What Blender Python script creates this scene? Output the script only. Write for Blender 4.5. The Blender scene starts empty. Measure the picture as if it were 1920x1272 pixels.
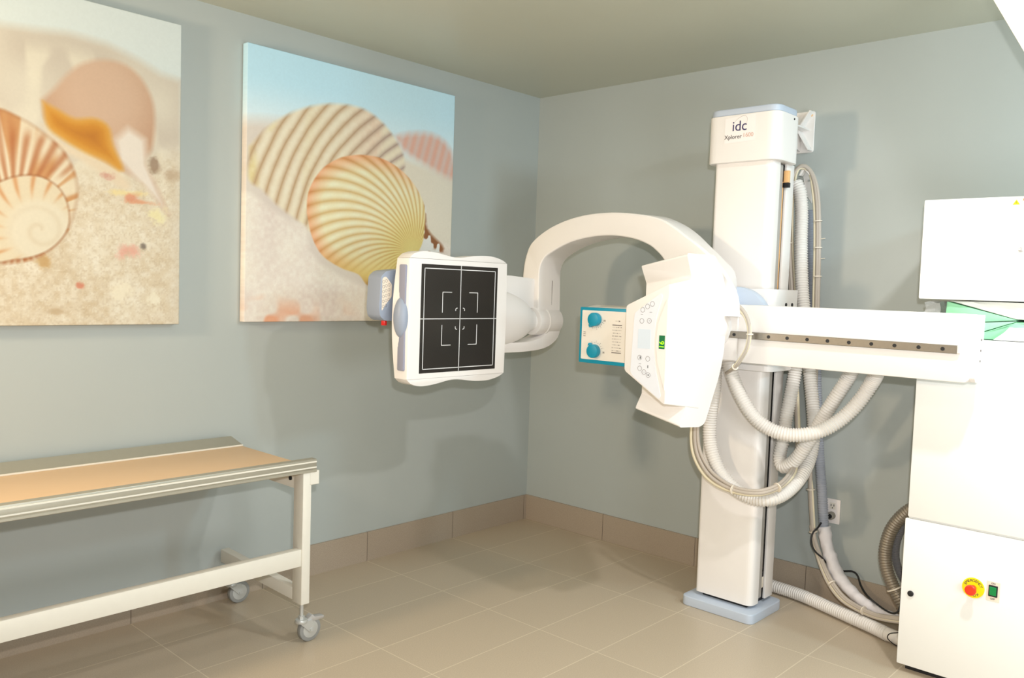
import bpy, bmesh, math, random
import numpy as np
from mathutils import Vector, Matrix
random.seed(7)
PI = math.pi
S = bpy.context.scene
COL = S.collection

# ------------------------------------------------------------------ camera
F_, YAW, PITCH, ROLL = 1576.8824, 0.7464, -0.0611, 0.0331
CAM = Vector((-3.8723, -3.4165, 1.4287))
fw = Vector((math.cos(YAW)*math.cos(PITCH), math.sin(YAW)*math.cos(PITCH), math.sin(PITCH)))
rt = Vector((math.sin(YAW), -math.cos(YAW), 0)); up = rt.cross(fw)
r2 = rt*math.cos(ROLL)+up*math.sin(ROLL); u2 = up*math.cos(ROLL)-rt*math.sin(ROLL)
cd = bpy.data.cameras.new('camera'); cam = bpy.data.objects.new('camera', cd); COL.objects.link(cam)
cd.sensor_width = 36; cd.lens = F_/1920*36; cd.clip_start = .05
M = Matrix((r2, u2, -fw)).transposed().to_4x4(); M.translation = CAM
cam.matrix_world = M
S.camera = cam

def at(px, py, ax, v):
    """point of the survey: where the sight line through a photo pixel meets the plane ax = v"""
    d = fw+r2*((px-960)/F_)+u2*((636-py)/F_)
    i = 'xyz'.index(ax)
    return CAM+d*((v-CAM[i])/d[i])

# ------------------------------------------------------------------ materials
def lin(c):
    return tuple(((x/255)/12.92 if x/255 <= .04045 else ((x/255+.055)/1.055)**2.4) for x in c)
MATS = {}
def mat(name, rgb, rough=.5, metal=0, spec=.5, noise=0, nscale=20, bump=0, bscale=200, trans=0, emit=0, alpha=1, coat=0):
    if name in MATS: return MATS[name]
    m = bpy.data.materials.new(name); m.use_nodes = True
    nt = m.node_tree; b = nt.nodes['Principled BSDF']
    c = (*lin(rgb), 1)
    b.inputs['Base Color'].default_value = c
    b.inputs['Roughness'].default_value = rough
    b.inputs['Metallic'].default_value = metal
    b.inputs['Specular IOR Level'].default_value = spec
    b.inputs['Transmission Weight'].default_value = trans
    b.inputs['Coat Weight'].default_value = coat
    b.inputs['Alpha'].default_value = alpha
    if emit:
        b.inputs['Emission Color'].default_value = c; b.inputs['Emission Strength'].default_value = emit
    tc = nt.nodes.new('ShaderNodeTexCoord')
    n = nt.nodes.new('ShaderNodeTexNoise'); n.inputs['Scale'].default_value = nscale; n.inputs['Detail'].default_value = 4
    nt.links.new(tc.outputs['Object'], n.inputs['Vector'])
    mx = nt.nodes.new('ShaderNodeMix'); mx.data_type = 'RGBA'
    k = noise if noise else .015
    mx.inputs[6].default_value = tuple(x*(1-k) for x in c[:3])+(1,)
    mx.inputs[7].default_value = tuple(min(1, x*(1+k)) for x in c[:3])+(1,)
    nt.links.new(n.outputs['Fac'], mx.inputs[0]); nt.links.new(mx.outputs[2], b.inputs['Base Color'])
    if bump:
        n2 = nt.nodes.new('ShaderNodeTexNoise'); n2.inputs['Scale'].default_value = bscale
        nt.links.new(tc.outputs['Object'], n2.inputs['Vector'])
        bp = nt.nodes.new('ShaderNodeBump'); bp.inputs['Strength'].default_value = bump; bp.inputs['Distance'].default_value = .002
        nt.links.new(n2.outputs['Fac'], bp.inputs['Height']); nt.links.new(bp.outputs['Normal'], b.inputs['Normal'])
    MATS[name] = m
    return m

WHITE = (238, 234, 230)
m_white = mat('white enamel', WHITE, .38, noise=.01, nscale=6)
m_cab = mat('white cabinet paint', (240, 240, 236), .45, noise=.01, nscale=5)
m_hose = mat('white ribbed plastic', (226, 222, 216), .5)
m_cuff = mat('smooth white plastic', (224, 219, 211), .45)
m_grey_cable = mat('warm grey cable', (186, 176, 164), .55)
m_cream_cable = mat('cream cable', (222, 212, 184), .55)
m_blue_hose = mat('blue grey plastic', (158, 163, 174), .5)
m_black = mat('black rubber', (26, 26, 28), .5)
m_dark = mat('black steel', (20, 19, 20), .5)
m_blue = mat('pale blue plastic', (190, 201, 216), .4)
m_bluegrey = mat('blue grey moulding', (152, 162, 180), .42)
m_greystrip = mat('grey strip', (150, 152, 170), .5)
m_teal = mat('teal plastic', (0, 146, 176), .4)
m_cream_face = mat('cream face plate', (238, 232, 222), .5)
m_red = mat('red plastic', (222, 30, 24), .35)
m_orange = mat('amber plastic', (240, 190, 130), .45)
m_chrome = mat('zinc', (206, 208, 206), .34, .45)
m_alu = mat('satin aluminium', (188, 184, 170), .42, .65, noise=.04, nscale=40)
m_steelrail = mat('brushed steel', (150, 143, 132), .36, .75, noise=.08, nscale=90)
m_rubber = mat('grey rubber', (146, 146, 143), .6)
m_frame = mat('off white frame paint', (232, 228, 216), .45, noise=.03, nscale=30)
m_peach = mat('peach laminate', (226, 191, 150), .42, noise=.02, nscale=8)
m_tie = mat('nylon tie', (232, 222, 205), .4)
m_ink = mat('dark ink', (60, 58, 62), .6)
m_greyink = mat('grey ink', (120, 112, 110), .6)
m_navy = mat('navy ink', (48, 44, 96), .5)
m_pinkink = mat('faded pink ink', (212, 172, 156), .5)
m_whiteink = mat('white ink', (236, 236, 236), .5)
m_sheet = mat('label sheet', (246, 240, 238), .4)
m_film = mat('control film', (228, 232, 240), .35)
m_film2 = mat('display film', (214, 226, 238), .3)
m_screen = mat('green display', (10, 92, 52), .25, emit=.6)
m_digit = mat('lit digits', (150, 255, 10), .3, emit=1.6)
m_yellow = mat('yellow sign', (250, 232, 0), .45)
m_green = mat('green rocker', (0, 140, 70), .3)
m_bezel = mat('beige plate', (240, 226, 208), .45)
m_sleeve = mat('white fabric sleeve', (228, 224, 226), .6, bump=1, bscale=28)
m_gunmetal = mat('gunmetal hose', (158, 148, 134), .36, .7)
m_grey_hose = mat('grey hose', (116, 115, 117), .45)
m_pack_green = mat('green sheet', (152, 222, 178), .5, noise=.15, nscale=14)
m_paper = mat('white wrapper', (238, 240, 236), .35, noise=.04, nscale=20)
m_magenta = mat('magenta sticker', (170, 40, 130), .5)
m_silver = mat('silver', (206, 205, 206), .28, .5)

def film_mat():
    m = bpy.data.materials.new('clear plastic film'); m.use_nodes = True
    nt = m.node_tree; b = nt.nodes['Principled BSDF']
    b.inputs['Base Color'].default_value = (.97, .98, .99, 1); b.inputs['Roughness'].default_value = .12
    b.inputs['Alpha'].default_value = .5; b.inputs['Specular IOR Level'].default_value = .8
    n = nt.nodes.new('ShaderNodeTexNoise'); n.inputs['Scale'].default_value = 35
    bp = nt.nodes.new('ShaderNodeBump'); bp.inputs['Strength'].default_value = .7; bp.inputs['Distance'].default_value = .01
    nt.links.new(n.outputs['Fac'], bp.inputs['Height']); nt.links.new(bp.outputs['Normal'], b.inputs['Normal'])
    return m
m_clear = film_mat()

def paint_mat(name, rgb, rough):
    return mat(name, rgb, rough, noise=.02, nscale=3, bump=.04, bscale=400)
m_wall = paint_mat('sage wall paint', (178, 185, 182), .5)
m_ceil = paint_mat('sage ceiling paint', (194, 196, 180), .36)

def tile_mat(name, tile, grout, axes, off, size, mortar=.0022, rough=.36, gmix=1.0):
    m = bpy.data.materials.new(name); m.use_nodes = True
    nt = m.node_tree; b = nt.nodes['Principled BSDF']
    tc = nt.nodes.new('ShaderNodeTexCoord'); sp = nt.nodes.new('ShaderNodeSeparateXYZ')
    nt.links.new(tc.outputs['Object'], sp.inputs[0])
    cb = nt.nodes.new('ShaderNodeCombineXYZ')
    for i, a in enumerate(axes):
        ad = nt.nodes.new('ShaderNodeMath'); ad.operation = 'ADD'; ad.inputs[1].default_value = off[i]+60*size[i]
        nt.links.new(sp.outputs[a], ad.inputs[0]); nt.links.new(ad.outputs[0], cb.inputs[i])
    br = nt.nodes.new('ShaderNodeTexBrick'); br.offset = 0; br.squash = 1
    br.inputs['Scale'].default_value = 1; br.inputs['Brick Width'].default_value = size[0]; br.inputs['Row Height'].default_value = size[1]
    br.inputs['Mortar Size'].default_value = mortar; br.inputs['Mortar Smooth'].default_value = .15; br.inputs['Bias'].default_value = 0
    c = lin(tile)
    br.inputs['Color1'].default_value = (c[0]*.975, c[1]*.975, c[2]*.975, 1); br.inputs['Color2'].default_value = (c[0]*1.02, c[1]*1.02, c[2]*1.02, 1)
    br.inputs['Mortar'].default_value = (*lin(grout), 1)
    nt.links.new(cb.outputs[0], br.inputs['Vector'])
    n = nt.nodes.new('ShaderNodeTexNoise'); n.inputs['Scale'].default_value = 260; n.inputs['Detail'].default_value = 3
    nt.links.new(tc.outputs['Object'], n.inputs['Vector'])
    mr = nt.nodes.new('ShaderNodeMapRange'); mr.inputs['From Min'].default_value = .3; mr.inputs['From Max'].default_value = .7
    mr.inputs['To Min'].default_value = .90; mr.inputs['To Max'].default_value = 1.08
    nt.links.new(n.outputs['Fac'], mr.inputs['Value'])
    mx = nt.nodes.new('ShaderNodeVectorMath'); mx.operation = 'MULTIPLY'
    nt.links.new(br.outputs['Color'], mx.inputs[0]); nt.links.new(mr.outputs[0], mx.inputs[1])
    nt.links.new(mx.outputs[0], b.inputs['Base Color'])
    b.inputs['Roughness'].default_value = rough
    return m
m_floor = tile_mat('taupe floor tile', (191, 176, 154), (216, 203, 180), ('X', 'Y'), (.634, .287), (.6, .3))
m_baseL = tile_mat('taupe skirting tile x', (172, 157, 139), (112, 100, 88), ('X', 'Z'), (.634, .2), (.6, .5), .002, .45)
m_baseR = tile_mat('taupe skirting tile y', (172, 157, 139), (112, 100, 88), ('Y', 'Z'), (.60, .2), (.6, .5), .002, .45)

# ------------------------------------------------------------------ objects
def root_of(p):
    while p.parent: p = p.parent
    return p
def tag(o, label=None, cat=None, group=None, kind=None):
    if label: o['label'] = label
    if cat: o['category'] = cat
    if group: o['group'] = group
    if kind: o['kind'] = kind
    return o
def thing(name, label, cat, loc, group=None):
    o = bpy.data.objects.new(name, None); COL.objects.link(o); o.location = loc; o.empty_display_size = .1
    return tag(o, label, cat, group)
def obj(name, bm, m, parent=None, angle=35, smooth=True, label=None):
    if parent is not None:
        L = root_of(parent).location
    else:
        zs = [v.co for v in bm.verts]
        L = Vector(((min(v.x for v in zs)+max(v.x for v in zs))/2, (min(v.y for v in zs)+max(v.y for v in zs))/2, min(v.z for v in zs)))
        if name in ('floor', 'ceiling') or name.startswith(('wall', 'baseboard', 'trim')): L = Vector((0, 0, 0))
    bmesh.ops.translate(bm, verts=bm.verts, vec=-Vector(L))
    bmesh.ops.recalc_face_normals(bm, faces=bm.faces)
    me = bpy.data.meshes.new(name); bm.to_mesh(me); bm.free()
    me.materials.append(m)
    if smooth:
        me.shade_smooth(); me.set_sharp_from_angle(angle=math.radians(angle))
    o = bpy.data.objects.new(name, me); COL.objects.link(o)
    if parent is not None: o.parent = parent
    else: o.location = L
    if label: o['label'] = label
    return o
def bevel(bm, w, seg=2, geom=None):
    if w <= 0: return
    bmesh.ops.bevel(bm, geom=geom or bm.edges[:], offset=w, segments=seg, profile=.5, affect='EDGES', clamp_overlap=True)
def box(lo, hi, bv=0, seg=2, bm=None):
    t = bmesh.new(); bmesh.ops.create_cube(t, size=1)
    for v in t.verts:
        for i in range(3): v.co[i] = (lo[i]+hi[i])/2+v.co[i]*(hi[i]-lo[i])
    bevel(t, bv, seg)
    return merge(bm, t)
def merge(bm, t):
    if bm is None: return t
    me = bpy.data.meshes.new('tmp'); t.to_mesh(me); t.free(); bm.from_mesh(me); bpy.data.meshes.remove(me); return bm
def prism(poly, ax, a, b, bv=0, seg=2, bm=None):
    """2D outline in the two axes other than ax (in xyz order) pushed from a to b along ax"""
    t = bmesh.new(); k = 'xyz'.index(ax); o = [i for i in range(3) if i != k]
    def P(p, v):
        c = [0, 0, 0]; c[o[0]], c[o[1]] = p; c[k] = v; return c
    A = [t.verts.new(P(p, a)) for p in poly]; B = [t.verts.new(P(p, b)) for p in poly]
    n = len(poly)
    t.faces.new(A); t.faces.new(B[::-1])
    for i in range(n): t.faces.new((A[i], B[i], B[(i+1) % n], A[(i+1) % n]))
    bmesh.ops.recalc_face_normals(t, faces=t.faces)
    bevel(t, bv, seg)
    return merge(bm, t)
def rpoly(poly, r, seg=5):
    """round the corners of a 2D outline"""
    out = []; n = len(poly)
    for i in range(n):
        p = Vector(poly[i]); a = Vector(poly[i-1])-p; b = Vector(poly[(i+1) % n])-p
        ri = r[i] if isinstance(r, (list, tuple)) else r
        d = min(ri, a.length*.49, b.length*.49)
        if d <= 1e-5: out.append(tuple(p)); continue
        A = p+a.normalized()*d; B = p+b.normalized()*d
        for k in range(seg+1):
            t = k/seg; q = A*(1-t)**2+p*2*t*(1-t)+B*t*t; out.append(tuple(q))
    return out
def rect(x0, z0, x1, z1): return [(x0, z0), (x1, z0), (x1, z1), (x0, z1)]
def cyl(c, ax, r, h, seg=32, r2=None, bv=0, bm=None, axis=None):
    t = bmesh.new()
    bmesh.ops.create_cone(t, cap_ends=True, segments=seg, radius1=r, radius2=r if r2 is None else r2, depth=h)
    if bv: bevel(t, bv, 2, [e for e in t.edges if len(e.link_faces) == 2 and any(len(f.verts) > 4 for f in e.link_faces)])
    d = Vector(axis) if axis is not None else Vector([1 if 'xyz'[i] == ax else 0 for i in range(3)])
    q = Vector((0, 0, 1)).rotation_difference(d.normalized())
    bmesh.ops.transform(t, matrix=Matrix.Translation(c) @ q.to_matrix().to_4x4(), verts=t.verts)
    return merge(bm, t)
def spline(pts, step):
    P = [Vector(p) for p in pts]; P = [2*P[0]-P[1]]+P+[2*P[-1]-P[-2]]
    dense = []
    for i in range(1, len(P)-2):
        for k in range(24):
            t = k/24; a, b, c, d = P[i-1:i+3]
            dense.append(.5*((2*b)+(c-a)*t+(2*a-5*b+4*c-d)*t*t+(3*b-a-3*c+d)*t**3))
    dense.append(P[-2]); out = [dense[0]]; acc = 0; last = dense[0]
    for q in dense[1:]:
        seg = (q-last).length
        while acc+seg >= step and seg > 1e-9:
            f = (step-acc)/seg; last = last.lerp(q, f); out.append(last.copy()); seg = (q-last).length; acc = 0
        acc += seg; last = q
    if (out[-1]-dense[-1]).length > step*.4: out.append(dense[-1])
    return out
def tube(pts, r, step=.012, seg=12, prof=None, bm=None):
    """sweep a circle along a smooth path; prof(i, s) scales the radius"""
    t = bmesh.new(); Q = spline(pts, step); n = len(Q); rings = []
    T = [(Q[min(i+1, n-1)]-Q[max(i-1, 0)]).normalized() for i in range(n)]
    N = T[0].orthogonal().normalized()
    for i in range(n):
        if i: N = (T[i-1].rotation_difference(T[i]) @ N)
        N = (N-T[i]*N.dot(T[i])).normalized(); Bn = T[i].cross(N)
        ri = r*(prof(i, i*step) if prof else 1)
        ring = []
        for k in range(seg):
            a = 2*PI*k/seg; rr = ri(a) if callable(ri) else ri
            ring.append(t.verts.new(Q[i]+(N*math.cos(a)+Bn*math.sin(a))*rr))
        rings.append(ring)
    for i in range(n-1):
        for k in range(seg):
            t.faces.new((rings[i][k], rings[i][(k+1) % seg], rings[i+1][(k+1) % seg], rings[i+1][k]))
    t.faces.new(rings[0][::-1]); t.faces.new(rings[-1])
    return merge(bm, t)
def ribs(pitch, step, amp=.14):
    return lambda i, s: 1-amp/2+amp/2*math.cos(2*PI*s/pitch)
def ribbed(pts, r, pitch=.0115, amp=.15, seg=20):
    return tube(pts, r, pitch/6, seg, ribs(pitch, 0, amp))
def ring_at(pts, frac, r, h=.006):
    Q = spline(pts, .01); i = int(frac*(len(Q)-1)); i = min(max(i, 1), len(Q)-2)
    return cyl(Q[i], None, r, h, 16, axis=(Q[i+1]-Q[i-1]))
def text(name, body, origin, size, face, m, parent, align='CENTER', rot=0, ext=.0004, aspect=1, label=None):
    """lettering on a face looking towards -x ('x') or -y ('y')"""
    cu = bpy.data.curves.new('t', 'FONT'); cu.body = body; cu.size = size; cu.align_x = align; cu.align_y = 'CENTER'; cu.extrude = ext
    to = bpy.data.objects.new('t', cu); COL.objects.link(to)
    dg = bpy.context.evaluated_depsgraph_get(); me = bpy.data.meshes.new_from_object(to.evaluated_get(dg))
    bpy.data.objects.remove(to)
    X = Vector((0, -1, 0)) if face == 'x' else Vector((1, 0, 0)); Y = Vector((0, 0, 1)); Z = X.cross(Y)
    R = Matrix((X, Y, Z)).transposed().to_4x4() @ Matrix.Rotation(rot, 4, 'Z') @ Matrix.Diagonal((aspect, 1, 1, 1))
    me.transform(Matrix.Translation(origin) @ R)
    bm = bmesh.new(); bm.from_mesh(me); bpy.data.meshes.remove(me)
    return obj(name, bm, m, parent, smooth=False, label=label)

# ------------------------------------------------------------------ the room
H = 2.576; X0, Y0 = -5.6, -5.2; T = .1
def struct(name, bm, m, label=None):
    o = obj(name, bm, m, smooth=False); o['kind'] = 'structure'
    if label: o['label'] = label
    return o
struct('floor', box((X0-T, Y0-T, -T), (T, T, 0)), m_floor, 'taupe rectangular tile floor with pale joints')
struct('ceiling', box((X0-T, Y0-T, H), (T, T, H+T)), m_ceil, 'sage green painted ceiling')
struct('wall_left', box((X0-T, 0, 0), (T, T, H)), m_wall, 'sage green wall with the two shell prints')
struct('wall_right', box((0, Y0-T, 0), (T, 0, H)), m_wall, 'sage green wall behind the white column')
struct('wall_front', box((X0-T, Y0-T, 0), (T, Y0, H)), m_wall, 'sage green wall behind the viewer')
struct('wall_side', box((X0-T, Y0, 0), (X0, 0, H)), m_wall, 'sage green wall at the far end of the bench')
BB = .15
struct('baseboard_left', box((X0, -.011, 0), (0, 0, BB)), m_baseL, 'taupe tile skirting below the shell prints')
struct('baseboard_right', box((-.011, Y0, 0), (0, -.011, BB)), m_baseR, 'taupe tile skirting behind the white column')
# sloping white bulkhead at the upper right
a, b = at(1862, 0, 'x', -.9), at(1920, 98, 'x', -.9)
s = (b.z-a.z)/(b.y-a.y)
ya = a.y+(H-a.z)/s; ye = b.y-.12; zb = a.z+(ye-a.y)*s
struct('trim_1', prism([(ya, H), (ye, zb), (ye, H)], 'x', -.9, -.86, .004), mat('cream bulkhead', (238, 236, 220), .5), 'cream white sloping bulkhead panel under the ceiling at the right')

# ------------------------------------------------------------------ canvas prints
def srgb2lin(a):
    a = np.clip(a, 0, 1); return np.where(a <= .04045, a/12.92, ((a+.055)/1.055)**2.4)
_rng = np.random.RandomState(3)
def vnoise(x, y, sc, seed=0):
    g = np.random.RandomState(seed).rand(257, 257)
    u = (x*sc) % 256; v = (y*sc) % 256
    i = np.floor(u).astype(int) % 256; j = np.floor(v).astype(int) % 256; fu = u-np.floor(u); fv = v-np.floor(v)
    fu = fu*fu*(3-2*fu); fv = fv*fv*(3-2*fv)
    return (g[i, j]*(1-fu)+g[i+1, j]*fu)*(1-fv)+(g[i, j+1]*(1-fu)+g[i+1, j+1]*fu)*fv
def sdf(x, y, poly):
    """signed distance to a closed outline, negative inside"""
    P = np.array(poly); d = np.full(x.shape, 1e9); ins = np.zeros(x.shape, bool)
    for k in range(len(P)):
        a = P[k]; b = P[(k+1) % len(P)]; e = b-a; wx = x-a[0]; wy = y-a[1]
        t = np.clip((wx*e[0]+wy*e[1])/(e@e+1e-12), 0, 1)
        d = np.minimum(d, (wx-e[0]*t)**2+(wy-e[1]*t)**2)
        c = ((a[1] > y) != (b[1] > y)); den = (b[1]-a[1]) if abs(b[1]-a[1]) > 1e-12 else 1e-12
        ins ^= c & (x < (b[0]-a[0])*(y-a[1])/den+a[0])
    d = np.sqrt(d); return np.where(ins, -d, d)
def smooth_poly(pts):
    Q = spline([(p[0], p[1], 0) for p in pts]+[(pts[0][0], pts[0][1], 0)], .02)
    return [(q.x, q.y) for q in Q]
def mixc(c, col, a):
    a = np.clip(a, 0, 1)[..., None]; return c*(1-a)+(np.array(col)/255 if not isinstance(col, np.ndarray) else col)*a
def soft(d, w): return np.clip(.5-d/(2*w), 0, 1)
def sst(e0, e1, v):
    t = np.clip((v-e0)/(e1-e0), 0, 1); return t*t*(3-2*t)

def print2(U, V):          # scallops on a beach; crop frame of the picture, metres on the canvas, origin lower left
    x, y = U, V
    n1 = vnoise(x, y, 9, 1); n2 = vnoise(x, y, 60, 2); n3 = vnoise(x, y, 170, 4)
    c = np.zeros(x.shape+(3,))
    sky = mixc(np.tile(np.array((196, 222, 230))/255., x.shape+(1,)), (232, 232, 228), sst(1.1, .80, y))
    sky = mixc(sky, (214, 228, 228), sst(.3, .9, x)*.3)
    c[:] = sky
    hz = .86+.04*np.sin(x*5+.5)-.10*np.clip(x-.5, 0, 1)
    back = np.tile(np.array((226, 206, 188))/255., x.shape+(1,)); back = mixc(back, (214, 190, 176), n1*.7)
    a = soft(y-hz, .035); c = c*(1-a[..., None])+back*a[..., None]
    return c, n1, n2, n3
def to_uv(px, py, x0, z0):
    p = at(px, py, 'y', -.041); return (p.x-x0, p.z-z0)

def paint_two(U, V, x0, z0):
    q = lambda px, py: to_uv(px, py, x0, z0)
    c, n1, n2, n3 = print2(U, V)
    # distant pink shell on the right
    far = smooth_poly([q(742, 256), q(775, 250), q(808, 252), q(835, 268), q(851, 300), q(850, 334), q(825, 328), q(790, 306), q(755, 280)])
    d = sdf(U, V, far); rb = .5+.5*np.sin((U-V*.3)*120)
    col = mixc(np.tile(np.array((226, 168, 146))/255., U.shape+(1,)), (216, 198, 190), rb*.5+n1*.3)
    a = soft(d, .022); c = c*(1-a[..., None])+col*a[..., None]
    # sand slope to the right
    slope = [q(752, 292), q(800, 312), q(852, 345), q(860, 500), q(800, 500), q(740, 420), q(735, 330)]
    d = sdf(U, V, slope); c = mixc(c, (230, 212, 190), soft(d, .03)); 
    # big ribbed shell
    big = smooth_poly([q(467, 275), q(500, 240), q(545, 212), q(590, 198), q(635, 195), q(680, 204), q(715, 228), q(742, 262), q(758, 300), q(750, 350), q(690, 420), q(600, 440), q(560, 415), q(520, 385), q(490, 355), q(466, 335)])
    d = sdf(U, V, big); C = q(843, 516); e = q(514, 390); R0 = math.hypot(e[0]-C[0], e[1]-C[1])
    r = np.hypot(U-C[0], V-C[1])+.010*(n1-.5)
    ph = r/R0*18.5; st = .5+.5*np.cos(2*PI*ph); st = st**.42
    lit = sst(-.02, -.30, d)
    base = mixc(np.tile(np.array((236, 214, 184))/255., U.shape+(1,)), (230, 168, 146), sst(.35, .95, U/1.21)*sst(.35, .7, n1)*.9)
    base = mixc(base, (222, 190, 106), sst(.45, 0, U)*.5*sst(.4, .7, 1-n1))
    dark = mixc(np.tile(np.array((190, 150, 112))/255., U.shape+(1,)), (176, 146, 132), sst(.4, .9, U))
    col = dark*(1-st[..., None])+base*st[..., None]
    col = mixc(col, (244, 226, 200), st*n2*.35)
    a = soft(d, .010); c = c*(1-a[..., None])+col*a[..., None]
    # foreground sand
    sand = [q(440, 360), q(470, 362), q(500, 385), q(535, 410), q(575, 425), q(580, 470), q(600, 495), q(640, 520), q(690, 540), q(760, 545), q(800, 440), q(860, 470), q(860, 700), q(440, 700)]
    d = sdf(U, V, sand); col = mixc(np.tile(np.array((240, 220, 200))/255., U.shape+(1,)), (222, 196, 182), n1*.9)
    col = mixc(col, (250, 236, 218), n2*.5); col = mixc(col, (206, 180, 166), n3*.14)
    col = mixc(col, (232, 158, 120), soft(V-.10+.05*n1, .05)*sst(.35, .75, vnoise(U, V, 16, 9))*.9*sst(.7, .2, U))
    a = soft(d, .014); c = c*(1-a[..., None])+col*a[..., None]
    # debris beside the small shell
    deb = smooth_poly([q(784, 405), q(796, 385), q(802, 430), q(830, 462), q(826, 474), q(786, 468)])
    d = sdf(U, V, deb); col = mixc(np.tile(np.array((150, 96, 62))/255., U.shape+(1,)), (236, 226, 216), sst(.45, .7, vnoise(U, V, 45, 12)))
    a = soft(d, .01); c = c*(1-a[..., None])+col*a[..., None]
    # front shell
    sm = smooth_poly([q(575, 400), q(577, 365), q(590, 335), q(612, 310), q(645, 294), q(685, 291), q(722, 300), q(755, 322), q(780, 352), q(795, 385), q(796, 425), q(788, 465), q(756, 500), q(722, 536), q(690, 536), q(672, 515), q(640, 503), q(605, 480), q(585, 445)])
    d = sdf(U, V, sm); hx, hy = q(774, 474)
    dx = U-hx; dy = V-hy; ang = np.arctan2(dy, dx); ang = np.where(ang < -1.6, ang+2*PI, ang); rr = np.hypot(dx, dy)
    ph = (ang-1.15*rr)*9.3; st = (.5+.5*np.cos(2*PI*ph))**.5
    base = mixc(np.tile(np.array((244, 228, 190))/255., U.shape+(1,)), (232, 204, 122), sst(.34, .04, rr)*.85)
    base = mixc(base, (240, 156, 110), soft(-d-.035, .045)*sst(.25, .5, rr)*.85)
    low = sst(.02, -.16, dy); base = mixc(base, (226, 190, 104), low*.9)
    base = mixc(base, (176, 110, 60), sst(-.10, -.19, dy+.03*n1)*.75)
    dk = base*np.array((.88, .76, .60))
    amt = (1-st)*(1-low)*.95*sst(.02, .14, rr)
    col = base*(1-amt[..., None])+dk*amt[..., None]
    col = mixc(col, (236, 196, 130), .12*(.5+.5*np.cos(rr*70)))
    a = soft(d, .004); c = c*(1-a[..., None])+col*a[..., None]
    return c*np.array((.985, 1.04, 1.075))

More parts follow.
